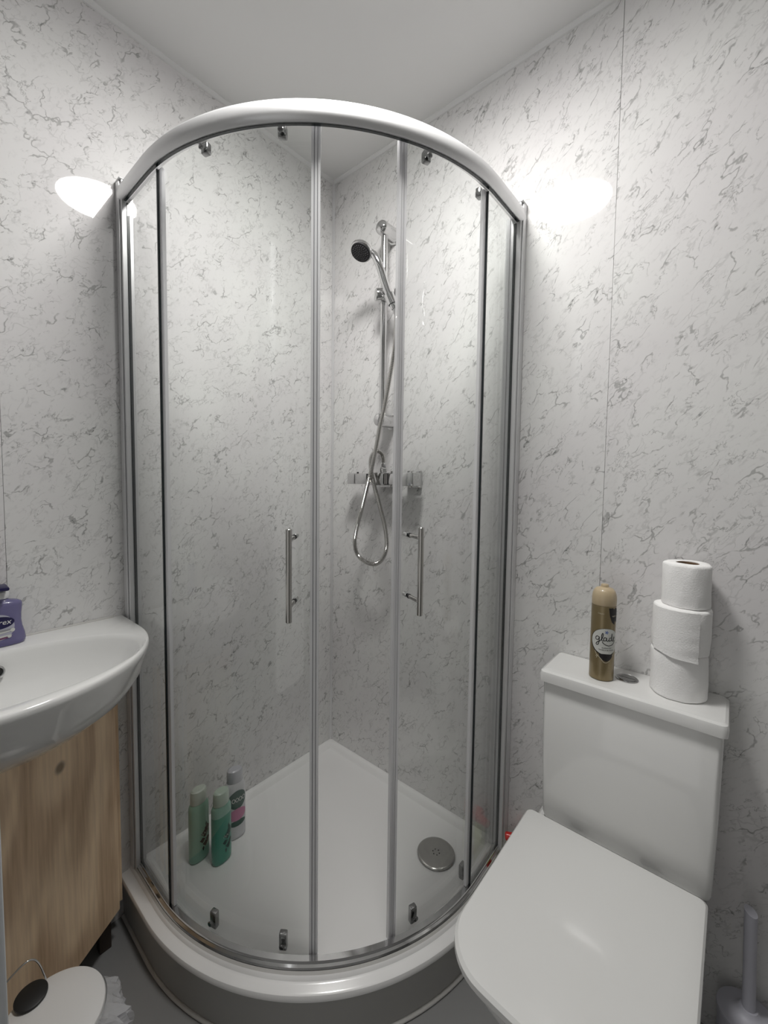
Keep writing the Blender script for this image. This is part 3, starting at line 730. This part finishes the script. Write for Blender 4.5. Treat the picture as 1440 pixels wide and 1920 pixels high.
for v0, mm in ((.0355, STRIPLINE), (.0315, LABW), (.0225, LABW), (.0185, mat('plum_print', (.17, .05, .13), .4))):
    patch('label_stripe', lambda t, v0=v0: (-.010+.024*math.cos(2*PI*t), v0+.0018*math.sin(2*PI*t)+.002*math.cos(2*PI*t)), sm(.0010), mm, so, 24, 4, (-.010, v0))
patch('print_dot', ell(.0042, .0042, .015, .0345), sm(.0014), LABW, so, 20, 2, (.015, .0345)); patch('print_dot', ell(.0036, .0036, .009, .0220), sm(.0014), LABW, so, 20, 2, (.009, .022))
lathe('pump_collar', [(.0135, .1062), (.0140, .108), (.0140, .119), (.0125, .121), (.0055, .122), (.0052, .128)], (SX, SY, SZ), WHITEP, so, 28)
box('pump_nozzle', (SX-.009, SY-.010, SZ+.1285), (SX+.040, SY+.010, SZ+.1365), NAVY, so, .003)

# ------------------------------------------------------------ vanity cabinet of bare plywood
vc = thing('vanity_cabinet', 'bare plywood vanity cabinet under the wash basin', 'cabinet', (.12, -1.05, 0))
def slab(name, a, b, z0, z1, th, m, parent, bev=0):
    a, b = Vector((*a, 0)), Vector((*b, 0)); d = (b-a).normalized(); nn = Vector((-d.y, d.x, 0))*th
    V = [Vector((p.x, p.y, z)) for z in (z0, z1) for p in (a, b, b+nn, a+nn)]
    return mk(name, V, [(0, 1, 2, 3), (7, 6, 5, 4), (0, 4, 5, 1), (1, 5, 6, 2), (2, 6, 7, 3), (3, 7, 4, 0)], m, parent, 0)
pa, pb = (.070, -.838), (.268, -1.135)
slab('side_panel', pb, pa, .095, .699, .015, PLY, vc)
slab('front_panel', (.268, -1.345), (.268, -1.137), .095, .699, .015, PLY, vc)
slab('wall_panel', (.048, -.8395), (.001, -.8395), .095, .699, -.015, PLY, vc)
slab('side_panel', (.001, -1.345), (.265, -1.345), .095, .699, -.015, PLY, vc)
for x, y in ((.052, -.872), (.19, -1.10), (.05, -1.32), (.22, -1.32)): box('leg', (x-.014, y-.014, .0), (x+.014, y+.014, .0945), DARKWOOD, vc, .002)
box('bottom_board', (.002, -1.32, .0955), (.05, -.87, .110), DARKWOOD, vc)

# ------------------------------------------------------------ pedal bin
PX, PY, PZ, PR = .377, -1.043, .275, .083
pb_ = thing('pedal_bin', 'small round pedal bin with a white lid beside the cabinet', 'bin', (PX, PY, 0))
lathe('bin_body', [(.078, 0), (.079, .004), (.080, .02), (.080, PZ-.017), (.078, PZ-.015)], (PX, PY, 0), mat('bin_white', (.55, .55, .55), .3, 0, .3), pb_, 56)
lathe('bin_rim', [(.081, PZ-.022), (.0835, PZ-.020), (.0835, PZ-.014), (.081, PZ-.013)], (PX, PY, 0), BLACK, pb_, 56, cap=False)
# lid with a notch towards the hinge
V, Fc = [], []; n = 72; HXc, HYc, HR = PX-.118, PY-.03, .042
def lidpt(a, k):
    x, y = PX+PR*k*math.cos(a), PY+PR*k*math.sin(a)
    dx, dy = x-HXc, y-HYc; dd = math.hypot(dx, dy)
    if dd < HR: x, y = HXc+dx/dd*HR, HYc+dy/dd*HR
    return x, y
rg = [(1.0, -.0100), (1.005, -.004), (.985, .0), (.90, .0032), (.6, .0065), (.3, .008)]
for k, z in rg:
    for i in range(n): x, y = lidpt(2*PI*i/n, k); V.append((x, y, PZ+z))
V.append((PX+.01, PY, PZ+.0085))
for j in range(len(rg)-1):
    for i in range(n): a, b = j*n+i, j*n+(i+1) % n; Fc.append((a, b, b+n, a+n))
for i in range(n): Fc.append(((len(rg)-1)*n+i, (len(rg)-1)*n+(i+1) % n, len(V)-1))
Fc.append(tuple(range(n)))
mk('lid', V, Fc, mat('bin_lid_white', (.70, .69, .68), .3, 0, .2), pb_, 40)
lathe('hinge_housing', [(.0235, .0085), (.0255, .0095), (.0255, .0125), (.0235, .0137), (.001, .014)], (.318, -1.062, PZ), BLACK, pb_, 40)
hw = catmull([(.300, -1.118, PZ-.004), (.296, -1.100, PZ+.040), (.296, -1.078, PZ+.058), (.296, -1.058, PZ+.061), (.297, -1.046, PZ+.044), (.300, -1.036, PZ+.004)], 8)
tube('wire_handle', hw, .0016, CHROME, pb_, 8)
lathe('pedal', [(.018, 0), (.020, .002), (.018, .006)], (PX+.088, PY-.03, .012), BLACK, pb_, 24, sy=.7)
# crumpled clear liner spilling over the rim
rgn = random.Random(4); V, Fc = [], []; na, nz = 34, 16
for j in range(nz+1):
    for i in range(na+1):
        a = math.radians(-42+150*i/na); f = j/nz
        rad = .0850+.010*math.sin(f*PI)+.006*math.sin(i*1.9+j*.5)*min(1, f*4)+.003*rgn.uniform(-1, 1)*min(1, f*4)+(.010*math.sin(a*3+1)*f)
        ad_ = math.degrees(a)
        fl_ = max(0, min(1, (ad_-22)/14))*max(0, min(1, (104-ad_)/14))
        rad += fl_*(.020+.005*math.sin(i*2.3))*min(1, f*5)*(1-.4*f)
        rad = max(.0848, rad)
        z = PZ-.006-.13*f+fl_*.004-(.03*math.sin(i*.8)*f)
        if 40 < math.degrees(a) < 70: z += .015*f; rad += .012*math.sin(f*PI)
        V.append((PX+rad*math.cos(a), PY+rad*math.sin(a), z))
for j in range(nz):
    for i in range(na): a = j*(na+1)+i; Fc.append((a, a+1, a+na+2, a+na+1))
tag(mk('bin_liner', V, Fc, BAGM, None, 0), 'crumpled clear plastic liner hanging out under the bin lid', 'bin bag')

# ------------------------------------------------------------ toilet brush
QX, QY = 1.334, -.066
tb = thing('toilet_brush', 'pale grey toilet brush in its round holder beside the toilet', 'toilet brush', (QX, QY, 0))
lathe('holder', [(.045, 0), (.047, .003), (.0485, .06), (.0490, .140), (.0492, .146)], (QX, QY, 0), BRUSHP, tb, 48)
lathe('holder_lid', [(.0500, .1465), (.0515, .149), (.0505, .153), (.042, .157), (.026, .161), (.018, .165), (.0145, .172)], (QX, QY, 0), BRUSHP, tb, 48)
V = []
for i, z in enumerate((.1725, .378)):
    for k in range(32):
        a = 2*PI*k/32; x, y = .0108*math.cos(a), .0108*math.sin(a); V.append((QX+x-.006*i, QY+y, z+(.35*x*-1+.25*y if i else 0)))
mk('brush_handle', V, [tuple(range(32))[::-1], tuple(range(32, 64))]+[(k, (k+1) % 32, (k+1) % 32+32, k+32) for k in range(32)], BRUSHP, tb, 40)

# ------------------------------------------------------------ red capped bottle between tray and toilet
KX, KY = .8375, -.027
rb_ = thing('cleaner_bottle', 'lime cleaner bottle with a red cap tucked behind the toilet', 'cleaner bottle', (KX, KY, 0))
lathe('bottle', [(.018, 0), (.0205, .003), (.0205, .155), (.019, .170), (.013, .188), (.012, .194)], (KX, KY, 0), LIME, rb_, 32)
lathe('cap', [(.017, .1945), (.018, .196), (.0168, .222), (.012, .229), (.001, .230)], (KX, KY, 0), RED, rb_, 24)
cyl('spout', (KX-.004, KY-.004, .213), (.7985, -.045, .209), .0115, RED, rb_, 20, .003)

# ------------------------------------------------------------ shampoo bottles in the tray
def sbottle(x, y, z, a, b, h, rot, mb, mc, label, caph, capr):
    t = thing('shampoo_bottle', label, 'bottle', (x, y, z), 'shampoo bottles in the shower tray')
    c, s = math.cos(rot), math.sin(rot)
    def ring(aa, bb, zz, p=2.3, n=40):
        P = []
        for k in range(n):
            t_ = 2*PI*k/n; cc, ss = math.cos(t_), math.sin(t_)
            u, v = aa*math.copysign(abs(cc)**(2/p), cc), bb*math.copysign(abs(ss)**(2/p), ss); P.append((x+u*c-v*s, y+u*s+v*c, z+zz))
        return P
    hb = h-caph
    solid('bottle_body', [ring(a*.9, b*.9, 0), ring(a*.98, b*.98, .003), ring(a, b, .010), ring(a, b, hb*.88), ring(a*.97, b*.98, hb*.94), ring(a*.84, b*.9, hb*.985), ring(a*.72, b*.85, hb)], mb, t)
    solid('cap', [ring(capr, capr*.70, hb+.0004, 2), ring(capr*1.03, capr*.73, hb+.002, 2), ring(capr, capr*.70, h-.010, 2), ring(capr*.92, capr*.63, h-.003, 2), ring(capr*.72, capr*.48, h, 2)], mc, t)
    def f(e):
        def g(u, v):  # broad face looks along the local -v axis
            q = min(.97, abs(u)/a); w_ = -b*(1-q**2.3)**(1/2.3)-e
            return Vector((x+u*c-w_*s, y+u*s+w_*c, z+v))
        return g
    return t, f
ZS = .1172
# broad faces turned to +x: local u runs along +y
for (x, y, zb, mb, mc, lab) in ((.103, -.634, .1180, SHAMP1, CAPY, 'pale green shampoo bottle nearest the left end of the glass'), (.158, -.592, ZS, SHAMP2, CAPG, 'teal shower gel bottle with a pale cap standing foremost')):
    t, f = sbottle(x, y, zb, .031, .0185, .215, PI/2+.12, mb, mc, lab, .040, .0245)
    ink = INK if mb is SHAMP1 else mat('deep_teal_print', (.008, .06, .045), .4)
    for (u, v, ra, rb2) in ((.008, .080, .012, .009), (.016, .092, .008, .010), (.0, .062, .008, .006), (.010, .048, .009, .007), (.018, .058, .006, .006), (.002, .036, .003, .006), (.013, .105, .003, .007)):
        leaf = lambda t_, u=u, v=v, ra=ra, rb2=rb2: (u+ra*(1+.25*math.sin(3*2*PI*t_))*math.cos(2*PI*t_), v+rb2*(1+.3*math.cos(4*2*PI*t_))*math.sin(2*PI*t_))
        patch('label_print', leaf, f(.0004), ink if v < .1 else DGREEN, t, 24, 2, (u, v))
    ribbon('label_lettering', [[(-.006, .078), (-.002, .084), (.002, .076), (.006, .084), (.010, .077), (.015, .083)]], .0012, f(.0007), CAPG, t)
t, f = sbottle(.112, -.520, .1180, .033, .020, .220, PI/2-.12, CLEARB, mat('grey_clear_cap', (.50, .50, .54), .2, 0, .4), 'clear conditioner bottle with green and pink label, behind the teal one', .040, .0250)
patch('green_label', lambda t_: (.0+.029*math.cos(2*PI*t_)*1, .128+.030*math.sin(2*PI*t_)), f(.0004), DGREEN, t, 32, 5, (0, .128))
patch('pink_label', lambda t_: (.0+.029*math.cos(2*PI*t_)*1, .080+.020*math.sin(2*PI*t_)), f(.0006), PINK, t, 32, 5, (0, .080))
patch('lower_label', lambda t_: (.0+.027*math.cos(2*PI*t_)*1, .052+.010*math.sin(2*PI*t_)), f(.0005), DGREEN, t, 32, 5, (0, .052))
for u in (-.013, -.002, .009, .020): ribbon('label_lettering', [[(u+.0045*math.cos(q), .128+.006*math.sin(q)) for q in [2*PI*k/10 for k in range(11)]]], .0014, f(.0008), INKW, t)
